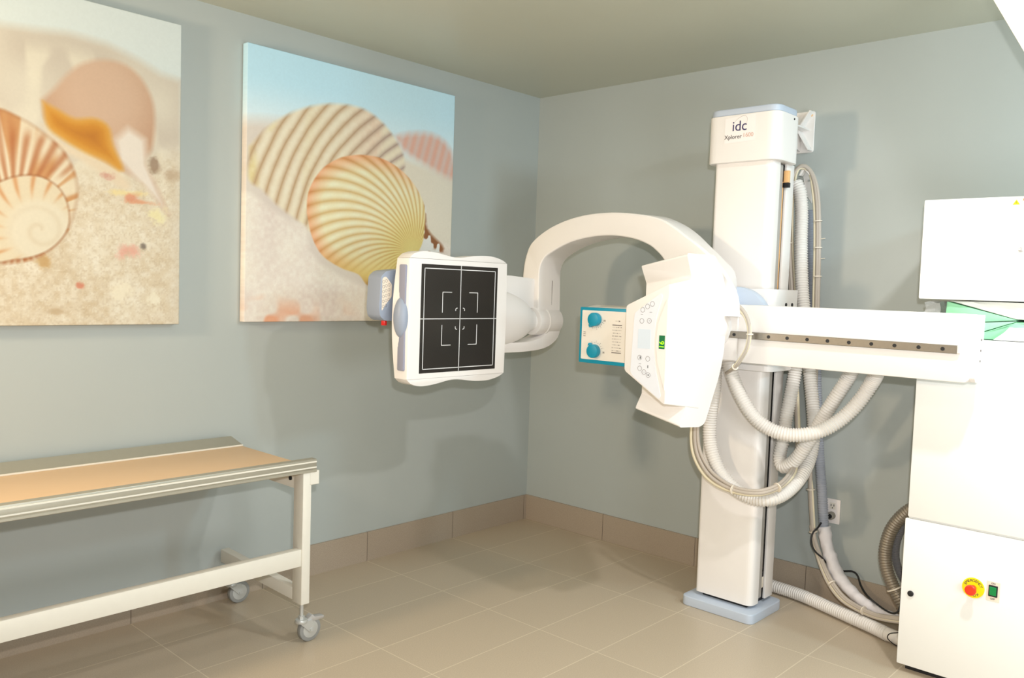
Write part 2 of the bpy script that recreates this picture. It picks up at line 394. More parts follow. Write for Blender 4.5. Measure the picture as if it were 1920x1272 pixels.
def paint_one(U, V, x0, z0):
    q = lambda px, py: to_uv(px, py, x0, z0)
    x, y = U, V
    n1 = vnoise(x, y, 8, 21); n2 = vnoise(x, y, 50, 22); n3 = vnoise(x, y, 150, 23); n4 = vnoise(x, y, 240, 24)
    L = lambda rgb: np.tile(np.array(rgb)/255., x.shape+(1,))
    c = mixc(L((206, 214, 208)), (232, 232, 226), sst(.4, 1.2, y)*.8)
    mid = [q(-60, 35), q(0, 45), q(60, 54), q(130, 62), q(200, 82), q(260, 112), q(300, 138), q(341, 152), q(341, 640), q(-60, 640)]
    d = sdf(x, y, mid); col = mixc(L((226, 212, 192)), (204, 186, 168), n1*.8)
    a = soft(d, .02); c = c*(1-a[..., None])+col*a[..., None]
    c = mixc(c, (238, 224, 200), sst(.55, .8, vnoise(x, y, 12, 31))*.7*soft(d+.06, .03))
    # foreground sand
    fg = [q(-60, 330), q(120, 320), q(170, 330), q(240, 330), q(341, 290), q(341, 640), q(-60, 640)]
    d = sdf(x, y, fg); col = mixc(L((212, 186, 152)), (232, 214, 188), n1*.9); col = mixc(col, (250, 240, 224), n2*.5)
    col = mixc(col, (186, 158, 126), sst(.45, 1, n3)*.28); col = mixc(col, (252, 244, 230), sst(.6, 1, n4)*.3)
    a = soft(d, .07); c = c*(1-a[..., None])+col*a[..., None]
    # pale lip of the whelk
    lip = smooth_poly([q(80, 235), q(110, 262), q(150, 282), q(190, 292), q(220, 318), q(245, 352), q(225, 352), q(195, 330), q(150, 300), q(100, 275)])
    c = mixc(c, (232, 208, 178), soft(sdf(x, y, lip), .012))
    body = smooth_poly([q(78, 188), q(100, 168), q(125, 140), q(155, 119), q(195, 112), q(235, 122), q(265, 148), q(286, 190), q(290, 235), q(284, 280), q(272, 305), q(294, 350), q(316, 402), q(300, 385), q(268, 345), q(232, 322), q(200, 305), q(160, 280), q(110, 250), q(85, 225)])
    d = sdf(x, y, body)
    u = sst(q(80, 0)[0], q(290, 0)[0], x)
    hx, hy = q(190, 175); rr = np.hypot(x-hx, y-hy)
    col = mixc(L((216, 178, 150)), (190, 142, 110), sst(.08, .32, rr)*.8); col = mixc(col, (240, 226, 212), soft(sdf(x, y, [q(216, 262), q(240, 240), q(272, 262), q(276, 310), q(316, 402), q(292, 376), q(250, 332), q(222, 300)]), .018)*.9)
    a = soft(d, .012); c = c*(1-a[..., None])+col*a[..., None]
    ap = smooth_poly([q(80, 190), q(108, 205), q(140, 222), q(178, 222), q(204, 238), q(212, 272), q(230, 312), q(226, 322), q(198, 304), q(158, 286), q(118, 262), q(88, 236)])
    d = sdf(x, y, ap); col = mixc(L((214, 142, 44)), (176, 100, 28), sst(-.01, -.08, d)*.6); col = mixc(col, (238, 196, 120), soft(-d-.01, .02)*.5)
    a = soft(d, .010); c = c*(1-a[..., None])+col*a[..., None]
    # sun-bleached bits on the sand
    for (px, py, rx, ry, cc) in ((232, 362, 26, 5, (240, 214, 150)), (246, 372, 10, 8, (222, 140, 110)), (295, 405, 14, 11, (242, 226, 170)), (236, 470, 14, 11, (232, 160, 140)),
                                 (226, 544, 13, 12, (244, 228, 200)), (292, 562, 11, 11, (246, 232, 206)), (150, 538, 6, 5, (214, 120, 90)), (270, 462, 5, 4, (110, 96, 86)), (200, 330, 10, 6, (210, 150, 130)),
                                 (288, 310, 9, 9, (150, 120, 96)), (325, 330, 10, 8, (190, 160, 130)), (262, 380, 22, 4, (224, 150, 110)), (80, 490, 8, 12, (196, 150, 90)), (110, 585, 12, 4, (196, 166, 130))):
        p = q(px, py); d = np.hypot((x-p[0])/rx, (y-p[1])/ry)*400-1+1.1*(vnoise(x, y, 38, 61)-.5)+.5*(n3-.5)
        c = mixc(c, cc, soft(d, .45)*.75)
    # striped shell
    outer = smooth_poly([q(-40, 200), q(0, 203), q(30, 216), q(60, 232), q(95, 258), q(122, 285), q(140, 320), q(147, 355), q(142, 395), q(128, 432), q(100, 466), q(60, 488), q(0, 497), q(-40, 497)])
    d = sdf(x, y, outer); hx, hy = q(30, 415); ang = np.arctan2(y-hy, x-hx); rr = np.hypot(x-hx, y-hy)
    st = vnoise(ang*3.2+5, rr*1.2+2, 3.2, 41); st2 = .5+.5*np.cos(ang*42+rr*6)
    col = mixc(L((232, 212, 182)), (200, 132, 74), sst(.45, .75, st)*.8); col = mixc(col, (176, 98, 52), st2*sst(.35, .7, n1)*.65)
    col = mixc(col, (150, 96, 64), soft(-d-.004, .012)*.5)
    a = soft(d, .006); c = c*(1-a[..., None])+col*a[..., None]
    inner = smooth_poly([q(-30, 355), q(0, 342), q(35, 331), q(75, 332), q(108, 352), q(125, 382), q(128, 420), q(112, 450), q(80, 474), q(30, 486), q(-30, 480)])
    d = sdf(x, y, inner); hx, hy = q(75, 432); ang = np.arctan2(y-hy, x-hx); rr = np.hypot(x-hx, y-hy)
    st = .5+.5*np.cos(ang*19+rr*30)
    col = mixc(L((232, 216, 190)), (206, 124, 66), (st**5)*sst(.10, .17, rr)*.9); col = mixc(col, (226, 200, 160), sst(.09, .13, rr)*.4)
    col = mixc(col, (214, 190, 158), (.5+.5*np.cos(rr*95-ang))**4*.4*sst(.16, .02, rr))
    c = mixc(c, (150, 92, 56), soft(d-.004, .006)*.7)
    a = soft(d, .004); c = c*(1-a[..., None])+col*a[..., None]
    return c*np.array((.93, .965, .985))

def canvas(name, x0, x1, z0, z1, painter, label):
    nx, nz = 420, 440; D = .038
    t = thing(name, label, 'canvas print', ((x0+x1)/2, -.004, z0))
    xs = np.linspace(0, x1-x0, nx+1); zs = np.linspace(0, z1-z0, nz+1)
    U, V = np.meshgrid(xs, zs); colr = painter(U, V, x0, z0)
    grain = 1+.015*(vnoise(U, V, 150, 50)-.5)[..., None]; colr = srgb2lin(colr*grain)
    L = t.location
    co = np.stack([U+x0-L.x, np.full(U.shape, -.004-D-L.y), V+z0-L.z], -1).reshape(-1, 3)
    i = np.arange(nz)[:, None]*(nx+1)+np.arange(nx)[None]
    f = np.stack([i, i+1, i+nx+2, i+nx+1], -1).reshape(-1, 4)
    me = bpy.data.meshes.new('printed_face')
    # wrapped edges: extra ring of vertices pushed back to the wall, carrying the edge colours
    rim = [(0, k) for k in range(nx+1)]+[(k, nx) for k in range(1, nz+1)]+[(nz, k) for k in range(nx-1, -1, -1)]+[(k, 0) for k in range(nz-1, 0, -1)]
    idx = np.array([a*(nx+1)+b for a, b in rim]); base = len(co)
    back = co[idx].copy(); back[:, 1] += D
    co2 = np.concatenate([co, back]); c2 = colr.reshape(-1, 3); c2 = np.concatenate([c2, c2[idx]])
    n = len(idx); k = np.arange(n); f2 = np.stack([idx[(k+1) % n], idx[k], base+k, base+(k+1) % n], -1)
    F = np.concatenate([f, f2])
    me.vertices.add(len(co2)); me.vertices.foreach_set('co', co2.astype(np.float32).ravel())
    me.loops.add(F.size); me.loops.foreach_set('vertex_index', F.astype(np.int32).ravel())
    me.polygons.add(len(F)); me.polygons.foreach_set('loop_start', np.arange(0, F.size, 4, dtype=np.int32))
    me.update(calc_edges=True)
    at_ = me.color_attributes.new('print', 'FLOAT_COLOR', 'POINT')
    at_.data.foreach_set('color', np.concatenate([c2, np.ones((len(c2), 1))], 1).astype(np.float32).ravel())
    m = MATS.get('printed canvas')
    if not m:
        m = bpy.data.materials.new('printed canvas'); m.use_nodes = True; nt = m.node_tree; b = nt.nodes['Principled BSDF']
        an = nt.nodes.new('ShaderNodeAttribute'); an.attribute_name = 'print'
        nt.links.new(an.outputs['Color'], b.inputs['Base Color']); b.inputs['Roughness'].default_value = .55
        b.inputs['Specular IOR Level'].default_value = .3; MATS['printed canvas'] = m
    me.materials.append(m)
    o = bpy.data.objects.new('printed_face', me); COL.objects.link(o); o.parent = t
    obj('stretcher_frame', box((x0+.004, -.004-D+.004, z0+.004), (x1-.004, -.004, z1-.004)), mat('pine', (196, 170, 132), .6), t)
    return t
canvas('canvas_print', -3.467, -2.257, 1.232, 2.446, paint_one, 'unframed canvas print of a striped snail shell and a blurred orange whelk on sand')
canvas('canvas_print', -1.962, -.738, 1.239, 2.447, paint_two, 'unframed canvas print of two ribbed scallop shells under pale blue sky')

# ------------------------------------------------------------------ rolling bench
t = thing('rolling_bench', 'white framed bench on castors with a peach top and aluminium edge rails', 'bench', (-3.0, -.35, 0))
XR = -1.995; XL = -4.0; YF = -.665; YB = -.035
obj('bench_top', box((XL, YF+.03, .688), (XR-.006, YB-.05, .703), .001), m_peach, t, label='peach laminate top')
fr = box((XL, YF, .694), (XR, YF+.034, .737), .003)
for z in (.702, .7235): obj('rail_highlight', box((XL, YF-.004, z), (XR-.002, YF+.0005, z+.0055), .001, 1), m_frame, t)  # pale strips standing in for white highlights along the aluminium rail
box((XL, YF-.003, .686), (XR, YF+.02, .697), .002, 1, fr)
obj('front_rail', fr, m_alu, t, label='ribbed aluminium rail')
rr_ = prism([(YB-.075, .705), (YB-.004, .737), (YB, .737), (YB, .69), (YB-.075, .69)], 'x', XL, XR, .0015)
for v in rr_.verts:
    if v.co.x > XR-.02 and v.co.z > .73: v.co.x -= .018
obj('back_rail_lip', box((XL, YB-.080, .703), (XR-.004, YB-.073, .7095), .001, 1), m_frame, t)
obj('back_rail', rr_, m_alu, t, label='sloping aluminium rail by the wall')
def post(x):
    obj('leg', box((x, -.66, .163), (x+.038, -.595, .692), .003), m_frame, t)
    ft = prism([(-.03, .180), (-.598, .170), (-.598, .219), (-.03, .237)], 'x', x, x+.038, .002)
    obj('foot_bar', ft, m_frame, t)
    cb = box((x+.002, -.60, .615), (x+.036, -.06, .672), .002)
    box((x+.03, -.662, .635), (x+.072, -.61, .69), .002, 1, cb)
    cyl((x-.0005, -.575, .655), 'x', .008, .004, 16, bm=None)
    obj('cross_bar', cb, m_frame, t)
    obj('bolt_hole', cyl((x+.0005, -.57, .652), 'x', .009, .006, 16), m_dark, t)
post(-2.052); post(-3.93)
obj('stretcher_bar', box((-3.9, -.655, .317), (-2.05, -.62, .385), .003), m_frame, t)
sb = bmesh.new()
def caster(x, y, side, brake):
    zc = .049
    dx = .036*side
    b = cyl((x, y, .135), 'z', .0075, .085, 12)
    cyl((x, y, .1), 'z', .0125, .02, 6, bm=b)
    cyl((x, y, .089), 'z', .025, .016, 28, bv=.005, bm=b)
    for s in (-1, 1):
        prism([(x-.02, .088), (x+.02+dx*.5, .088), (x+dx+.013*side, zc+.02), (x+dx+.006, zc-.010), (x+dx-.006, zc-.010)] if side > 0 else
              [(x+.02, .088), (x-.02+dx*.5, .088), (x+dx-.013, zc+.02), (x+dx-.006, zc-.010), (x+dx+.006, zc-.010)], 'y', y+s*.017-.0015, y+s*.017+.0015, .0007, 1, b)
    box((x-.015, y-.018, .085), (x+.03*side+.01, y+.018, .0885), .0005, 1, b)
    o = obj('caster', b, m_chrome, t, label='zinc swivel castor')
    w = cyl((x+dx, y, zc), 'y', .049, .024, 48, bv=.006)
    obj('wheel', w, m_rubber, o)
    hb = cyl((x+dx, y, zc), 'y', .034, .0255, 40, bv=.002)
    cyl((x+dx, y, zc), 'y', .008, .044, 6, bm=hb)
    obj('wheel_hub', hb, m_chrome, o)
    if brake:
        bk = prism([(x+.018, .092), (x+.042, .108), (x+.054, .096), (x+.098, .090), (x+.096, .080), (x+.052, .078), (x+.03, .084)], 'y', y-.014, y+.014, .002)
        obj('brake_lever', bk, m_silver, o)
caster(-2.031, -.632, 1, True); caster(-2.031, -.085, 1, False)
caster(-3.91, -.632, 1, True); caster(-3.91, -.085, 1, False)

# ------------------------------------------------------------------ floor to ceiling column
CX0, CX1, CY0, CY1 = -.475, -.26, -1.757, -1.477
t = thing('column_stand', 'tall white machine column on a pale blue foot, bolted to the wall', 'machine column', (-.37, -1.617, 0))
obj('foot', prism(rpoly(rect(-.530, -1.79, -.232, -1.437), .035), 'z', 0, .044, .017, 4), m_blue, t, label='pale blue foot cover')
obj('column_core', box((-.455, CY0+.030, .044), (-.27, CY1-.03, 2.02), .002), m_dark, t, label='dark core seen in the slots')
obj('slot_liner', box((-.402, CY0+.009, .075), (-.362, CY0+.028, 2.0), .001), mat('grey liner', (176, 172, 166), .45), t, label='grey strip beside the slot')
cov = prism(rpoly([(CX0, CY0), (-.405, CY0), (-.405, CY0+.02), (-.44, CY0+.05), (-.44, CY1-.02), (-.365, CY1-.02), (-.365, CY1), (CX0, CY1)], [.045, .004, .004, .01, .01, .004, .004, .02], 6), 'z', .060, 2.01, .0015, 1)
for v in cov.verts:
    pass
obj('column_cover', cov, m_white, t)
for (ya, yb) in ((CY0+.004, CY0+.016), (CY1-.016, CY1-.004)):
    obj('side_plate', box((-.335, ya, .062), (-.262, yb, 2.01), .002), m_white, t)
obj('slot_track', box((-.3515, CY0+.012, 1.46), (-.3455, CY0+.020, 1.93), .001), m_orange, t, label='amber strip in the slot')
cp = prism(rpoly(rect(-.505, -1.785, -.285, -1.447), .05, 6), 'z', 2.008, 2.212, .002, 1)
head = obj('top_cover', cp, m_white, t)
obj('top_cap', prism(rpoly(rect(-.500, -1.780, -.290, -1.452), .05, 6), 'z', 2.212, 2.242, .010, 3), m_blue, t, label='pale blue cap')
lx = -.5056
sh = obj('maker_label', prism([(-1.536, 2.198), (-1.679, 2.208), (-1.679, 2.095), (-1.536, 2.090)], 'x', lx-.0006, lx), m_sheet, t)
text('maker_lettering', 'idc', (lx-.001, -1.606, 2.160), .062, 'x', m_navy, sh)
text('model_lettering', 'Xplorer', (lx-.001, -1.577, 2.116), .0255, 'x', m_ink, sh)
text('model_lettering', '1600', (lx-.001, -1.648, 2.119), .0255, 'x', m_pinkink, sh)
sw = bmesh.new()
pts = []
for k in range(28):
    a = PI*.15+k/27*PI*1.15
    pts.append((lx-.001, -1.606-.036*math.cos(a)*-1, 2.168+.030*math.sin(a)+(-.018*math.cos(a))))
sw = tube([Vector(p) for p in pts], .0009, .004, 6, lambda i, s: .4+.6*math.sin(min(1, i/30)*PI))
obj('label_swoosh', sw, mat('swoosh grey', (200, 190, 186), .5), sh)
obj('screw', cyl((-.36, -1.786, 2.195), 'y', .004, .004, 12), m_dark, t)
def sensor(y, s):
    b = obj('limit_switch', box((-.352, y-.012, 1.925), (-.335, y+.012, 1.978), .002), m_orange, t, label='amber limit switch')
    obj('switch_base', box((-.354, y-.013, 1.905), (-.333, y+.013, 1.926), .001), m_black, b)
sensor(CY0-.001, 1); sensor(CY1+.006, -1)
for y in (CY0+.022, CY1+.004):
    b = obj('stop_block', box((-.36, y-.011, .115), (-.342, y+.011, .165), .002), mat('ivory block', (228, 220, 204), .5), t)
    obj('block_pad', box((-.36, y-.011, .165), (-.342, y+.011, .190), .002), m_black, b)
# wall bracket
br = prism(rpoly([(-1.722, 2.108), (-1.722, 2.30), (-1.50, 2.30), (-1.50, 2.108)], .012), 'x', -.006, -.0005, .0015, 1)
prism([(-.0055, 2.115), (-.30, 2.17), (-.30, 2.188), (-.0055, 2.205)], 'y', -1.66, -1.652, .001, 1, br)
prism([(-.0055, 2.21), (-.0055, 2.218), (-.30, 2.218), (-.30, 2.21)], 'y', -1.70, -1.52, .001, 1, br)
prism([(-1.718, 2.295), (-1.712, 2.297), (-1.655, 2.215), (-1.662, 2.210)], 'x', -.05, -.0055, .001, 1, br)
prism([(-1.718, 2.115), (-1.712, 2.112), (-1.655, 2.208), (-1.662, 2.214)], 'x', -.05, -.0055, .001, 1, br)
bk = obj('wall_bracket', br, m_white, t)
for z, mm in ((2.282, m_orange), (2.126, m_chrome)):
    obj('bolt', cyl((-.009, -1.704, z), 'x', .008, .008, 6, bv=.001), mm, bk)

# ------------------------------------------------------------------ moving arm: carriage, beam, curved arm, tube head, detector
A = thing('x_ray_arm', 'white swivelling X-ray arm with beam, curved arm, tube head and square detector', 'X-ray machine', (-.6, -1.64, 1.1))
ZC = 1.275
car = prism(rpoly([(-.522, -1.812), (-.29, -1.812), (-.29, -1.762), (-.485, -1.762), (-.485, -1.472), (-.29, -1.472), (-.29, -1.425), (-.522, -1.425)], [.045, .004, .004, .004, .004, .004, .004, .03], 5), 'z', 1.106, 1.458, .002, 1)
cr = obj('carriage', car, m_white, A)
for x in (-.405, -.345):
    for z in (1.137, 1.393): obj('carriage_bolt', cyl((x, -1.8125, z), 'y', .0085, .004, 16), m_dark, cr)
obj('swivel_disc', cyl((-.545, -1.655, 1.30), 'x', .165, .044, 72, bv=.008), m_blue, A, label='pale blue swivel disc')
BX0, BX1, BYR, BYL = -.655, -.568, -2.607, -1.40
bm_ = prism(rpoly([(BYR, 1.160), (BYR+.012, 1.148), (BYL, 1.148), (BYL, 1.389), (BYR+.006, 1.389), (BYR, 1.383)], 0), 'x', BX0, BX1, .004, 2)
beam = obj('beam', bm_, m_white, A, label='long white beam with a steel rail')
obj('beam_end_cap', prism(rpoly([(BX0+.004, 1.165), (BX0+.02, 1.15), (-.565, 1.15), (-.565, 1.387), (BX0+.004, 1.387)], .006), 'y', BYR-.018, BYR+.002, .004, 2), m_white, beam)
for z in (1.30, 1.262, 1.225): obj('cap_screw', cyl((-.60, BYR-.0185, z), 'y', .0035, .003, 10), m_greyink, beam)
RX = BX0-.016
rail = obj('rail', box((RX, -2.568, 1.249), (BX0, -1.69, 1.278), .0015, 1), m_steelrail, beam, label='steel rail with dark screws')
obj('rail_end', box((RX+.001, -2.576, 1.250), (BX0, -2.568, 1.277), .001, 1), m_bezel, beam)
yy = -1.716
for k, y in enumerate((-1.716, -1.791, -1.869, -1.948, -2.030, -2.111, -2.193, -2.276, -2.359, -2.442, -2.522)):
    obj('rail_screw', cyl((RX-.0002, y, 1.2635), 'x', .0068, .003, 20), m_black, beam)
obj('slide_plate', box((BX0-.010, -1.728, 1.152), (BX0+.001, -1.50, 1.372), .003, 1), m_white, A)

# curved arm in the y-z plane
outer_f = [(-.566, 1.235), (-.560, 1.40), (-.559, 1.51), (-.578, 1.60), (-.620, 1.665), (-.742, 1.734), (-.905, 1.778), (-1.092, 1.790), (-1.269, 1.773), (-1.37, 1.750), (-1.442, 1.712), (-1.504, 1.670), (-1.568, 1.627), (-1.66, 1.55), (-1.74, 1.44), (-1.76, 1.34)]
outer_b = [(-.566, 1.235), (-.560, 1.40), (-.559, 1.51), (-.578, 1.60), (-.620, 1.665), (-.742, 1.734), (-.905, 1.778), (-1.092, 1.791), (-1.262, 1.778), (-1.34, 1.755), (-1.405, 1.725), (-1.465, 1.685), (-1.517, 1.641), (-1.60, 1.57), (-1.65, 1.51), (-1.665, 1.34)]
inner = [(-.677, 1.235), (-.672, 1.40), (-.670, 1.512), (-.688, 1.564), (-.731, 1.601), (-.846, 1.650), (-.974, 1.676), (-1.098, 1.682), (-1.217, 1.667), (-1.300, 1.640), (-1.345, 1.612), (-1.385, 1.575), (-1.42, 1.52), (-1.45, 1.46), (-1.46, 1.40), (-1.46, 1.34)]
def dens(P, n=60):
    Q = spline([(0, a, b) for a, b in P], .004); m = len(Q)-1
    return [(Q[round(i*m/n)].y, Q[round(i*m/n)].z) for i in range(n+1)]
n = 64; of, ob, inn = dens(outer_f, n), dens(outer_b, n), dens(inner, n)
t_ = bmesh.new(); XF, XB, e = -.72, -.548, .008
def sect(i):
    o_f, o_b, i_ = Vector(of[i]), Vector(ob[i]), Vector(inn[i])
    d = (o_f-i_).normalized()
    pts = [(XF+e, i_), (XF+e*.3, i_+d*e*.3), (XF, i_+d*e), (XF, o_f-d*e*1.5), (XF+e*.4, o_f-d*e*.4), (XF+e*1.5, o_f), (XB-e, o_b), (XB, o_b-d*e), (XB, i_+d*e), (XB-e, i_)]
    return [t_.verts.new((x, p.x, p.y)) for x, p in pts]
secs = [sect(i) for i in range(n+1)]
for i in range(n):
    for k in range(10): t_.faces.new((secs[i][k], secs[i][(k+1) % 10], secs[i+1][(k+1) % 10], secs[i+1][k]))
t_.faces.new(secs[0]); t_.faces.new(secs[-1][::-1])
arm = obj('curved_arm', t_, m_white, A, angle=22, label='arched white arm between head and detector')
obj('arm_seam', box((-.6205, -.6735, 1.30), (-.6190, -.6710, 1.47), 0), m_greyink, arm)
pv = cyl((-.64, -.632, 1.265), 'x', .070, .175, 48, bv=.008)
pvo = obj('pivot_joint', pv, m_white, A)
obj('pivot_ring', cyl((-.655, -.632, 1.265), 'x', .074, .012, 48, bv=.003), m_white, pvo)
obj('pivot_collar', cyl((-.73, -.632, 1.262), 'x', .045, .05, 40, bv=.006), m_white, pvo)
# lower support bracket sweeping under the cone to the detector
pth = [(-.545, 1.235), (-.575, 1.175), (-.66, 1.133), (-.80, 1.118), (-1.0, 1.118), (-1.3, 1.13)]
pin = [(-.62, 1.23), (-.66, 1.20), (-.72, 1.178), (-.83, 1.165), (-1.0, 1.168), (-1.3, 1.185)]
def ribbon(A1, A2, y0, y1):
    a1 = [(q.x, q.y) for q in spline([(p[0], p[1], 0) for p in A1], .02)]; a2 = [(q.x, q.y) for q in spline([(p[0], p[1], 0) for p in A2], .02)]
    return prism(a1+a2[::-1], 'y', y0, y1, .004, 2)
obj('lower_bracket', ribbon(pth, pin, -.68, -.575), m_white, A)
obj('upper_bracket', prism(rpoly([(-.70, 1.33), (-.70, 1.475), (-.90, 1.487), (-1.25, 1.47), (-1.25, 1.33)], .015), 'y', -.640, -.59, .004), m_white, A)
# cone behind the detector
t_ = bmesh.new(); ns, nr = 28, 40; rings = []
for i in range(ns+1):
    f = i/ns; x = -1.22+f*.475; k = max(0, 1-f**2.6)**.5
    k = max(k, .34) if i < ns else .30
    cz = 1.292-.020*f
    rings.append([t_.verts.new((x, -.663+.068*k*math.cos(2*PI*j/nr), cz+.145*k*math.sin(2*PI*j/nr))) for j in range(nr)])
for i in range(ns):
    for j in range(nr): t_.faces.new((rings[i][j], rings[i][(j+1) % nr], rings[i+1][(j+1) % nr], rings[i+1][j]))
t_.faces.new(rings[0]); t_.faces.new(rings[-1])
obj('detector_cone', t_, m_white, A, angle=60, label='rounded conical mount behind the detector')

# detector
DX0, DX1, DZ0, DZ1, DY0, DY1 = -1.664, -1.093, 1.040, 1.535, -.800, -.722
hz_out = []
for k in range(13):
    f = k/12; z = DZ0+(DZ1-DZ0)*f; hz_out.append((DX0-.0+.0, z))
t_ = bmesh.new(); nz_ = 24; R_ = []
prof = [(DX1, DY0), (DX0+.012, DY0), (DX0+.003, DY0+.004), (DX0, DY0+.012), (DX0, DY1), (DX1, DY1)]
for i in range(nz_+1):
    f = i/nz_; z = DZ0+(DZ1-DZ0)*f; bul = .014*math.sin(PI*f)
    ring = []
    for j, (x, y) in enumerate(prof):
        if j in (3,): x -= bul*.15
        if j == 4: x -= bul*1.5
        if j in (0, 5): x += .004*math.sin(PI*f)
        ring.append(t_.verts.new((x, y, z)))
    R_.append(ring)
m6 = len(prof)
for i in range(nz_):
    for j in range(m6): t_.faces.new((R_[i][j], R_[i][(j+1) % m6], R_[i+1][(j+1) % m6], R_[i+1][j]))
t_.faces.new(R_[0]); t_.faces.new(R_[-1][::-1])
det = obj('detector_housing', t_, m_white, A, angle=30, label='square white detector housing with black face')
def wave(x0, x1, z, s, h):
    P = []
    for k in range(33):
        f = k/32; edge = math.sin(min(1, f/.16)*PI/2)**.6*math.sin(min(1, (1-f)/.22)*PI/2)**.7 if 0 < f < 1 else 0
        dip = math.exp(-((f-.46)/.17)**2)*.62
        P.append((x0+(x1-x0)*f, z+s*(h*edge*(1-dip)*(1-.15*f)+.001)))
    return P
for z, s in ((DZ1+.001, 1), (DZ0-.001, -1)):
    top = wave(DX0+.002, DX1-.003, z, s, .031)
    obj('detector_end_cap', prism(top+[(DX1-.003, z), (DX0+.002, z)], 'y', DY0+.001, DY1-.001, .0025, 2), m_white, det)
def carbon():
    m = bpy.data.materials.new('woven black face'); m.use_nodes = True; nt = m.node_tree; b = nt.nodes['Principled BSDF']
    tc = nt.nodes.new('ShaderNodeTexCoord'); ck = nt.nodes.new('ShaderNodeTexChecker'); ck.inputs['Scale'].default_value = 320
    nt.links.new(tc.outputs['Object'], ck.inputs['Vector'])
    ck.inputs['Color1'].default_value = (.012, .011, .010, 1); ck.inputs['Color2'].default_value = (.030, .026, .023, 1)
    nt.links.new(ck.outputs['Color'], b.inputs['Base Color']); b.inputs['Roughness'].default_value = .28
    return m
px0, px1, pz0, pz1 = -1.601, -1.152, 1.062, 1.514
panel = obj('black_face', box((px0, DY0-.0015, pz0), (px1, DY0+.004, pz1), .001, 1), carbon(), det, label='black square face with white alignment lines')
def line2(bm, a, b, w=.0016):
    (x0, z0), (x1, z1) = a, b
    return box((min(x0, x1)-w, DY0-.0022, min(z0, z1)-w), (max(x0, x1)+w, DY0-.001, max(z0, z1)+w), 0, 1, bm)
cxp, czp = (px0+px1)/2-.002, (pz0+pz1)/2
ln = None
g = .017
for a, b in (((px0+g, pz0+g), (px1-g, pz0+g)), ((px0+g, pz1-g), (px1-g, pz1-g)), ((px0+g, pz0+g), (px0+g, pz1-g)), ((px1-g, pz0+g), (px1-g, pz1-g)),
             ((cxp, pz0+.004), (cxp, pz1-.001)), ((px0+.001, czp), (px1-.001, czp))): ln = line2(ln, a, b)
for sx in (-1, 1):
    for sz in (-1, 1):
        for (dx, dz, lx_, lz) in ((.103, .112, .052, .086), (.026, .045, .010, .012)):
            X, Z = cxp+sx*dx, czp+sz*dz
            w = .0016; r = .006
            P = [(X-sx*lx_, Z), (X-sx*r, Z), (X-sx*r*.3, Z-sz*r*.3), (X, Z-sz*r), (X, Z-sz*lz)]
            tube([Vector((p[0], DY0-.0016, p[1])) for p in P], w, .002, 6, bm=ln)
obj('alignment_lines', ln, m_whiteink, det)
obj('side_strip', prism(rpoly([(DY0+.014, 1.075), (DY0+.052, 1.075), (DY0+.052, 1.508), (DY0+.014, 1.508)], .008), 'x', DX0-.010, DX0+.010, .001), m_greystrip, det, label='grey strip on the detector edge')
gp = bmesh.new(); bmesh.ops.create_uvsphere(gp, u_segments=32, v_segments=20, radius=1)
bmesh.ops.transform(gp, matrix=Matrix.Translation((DX0-.004, DY0+.040, 1.292)) @ Matrix.Diagonal((.030, .036, .083, 1)), verts=gp.verts)
obj('side_grip', gp, m_bluegrey, det, angle=80, label='blue grey grip bulge on the detector edge')
# control box behind the detector
cb_ = prism(rpoly([(-1.735, 1.325), (-1.728, 1.458), (-1.700, 1.480), (-1.60, 1.492), (-1.60, 1.275), (-1.700, 1.275), (-1.728, 1.292)], .012), 'y', -.70, -.615, .012, 3)
hb_ = obj('hand_control', cb_, m_bluegrey, A, label='blue grey control box behind the detector')
obj('keypad', prism(rpoly([(-1.722, 1.315), (-1.700, 1.345), (-1.672, 1.375), (-1.672, 1.425), (-1.704, 1.458), (-1.722, 1.45)], .008), 'y', -.7012, -.698, .0005, 1), m_bezel, hb_)
kb = None
for i in range(3):
    for j in range(6):
        x = -1.716+i*.014; z = 1.335+j*.020+(i*.004)
        if i == 2 and j in (0, 5): continue
        kb = tube([Vector((x+.005*math.cos(a), -.7016, z+.006*math.sin(a))) for a in [k*PI/4 for k in range(9)]], .0006, .002, 5, bm=kb)
obj('keypad_rings', kb, m_greyink, hb_)
obj('red_button', cyl((-1.678, -.662, 1.268), 'z', .012, .026, 24, bv=.002), m_red, hb_, label='red push button')

# tube head
Y1 = -1.65
wing = prism(rpoly([(-.965, .892), (-.800, .878), (-.760, .89), (-.653, 1.095), (-.625, 1.20), (-.625, 1.40), (-.66, 1.50), (-.74, 1.590), (-.962, 1.587), (-.922, 1.503), (-.922, .966)], [.02, .03, .03, .05, .03, .03, .03, .02, .015, .005, .005]), 'y', Y1, -1.448, 0)
for v in wing.verts:      # narrow towards the far side
    f = (v.co.y-Y1)/(-1.448-Y1)
    v.co.z = 1.235+(v.co.z-1.235)*(1-.140*f)
    if v.co.x < -.86: v.co.y += .012*f*(abs(v.co.z-1.235)/.3)
_y = max(v.co.y for v in wing.verts)-.02
ce = [e for e in wing.edges if all(v.co.y > _y and abs(v.co.z-1.235) > .24 for v in e.verts)]
bevel(wing, .016, 4, ce)
hd = obj('tube_head', wing, m_white, A, angle=30, label='angular white tube head cover')
core = prism(rpoly([(-1.652, 1.464), (-1.652, .991), (-1.455, 1.110), (-1.452, 1.372)], [.012, .012, .012, .012]), 'x', -1.078, -.82, 0)
for v in core.verts:       # front edge leans with the side profile
    if v.co.x > -.9: v.co.z = 1.23+(v.co.z-1.23)*1.17
bevel(core, .006, 3, [e for e in core.edges if all(v.co.x < -1.0 for v in e.verts) or abs(e.verts[0].co.x-e.verts[1].co.x) > .1])
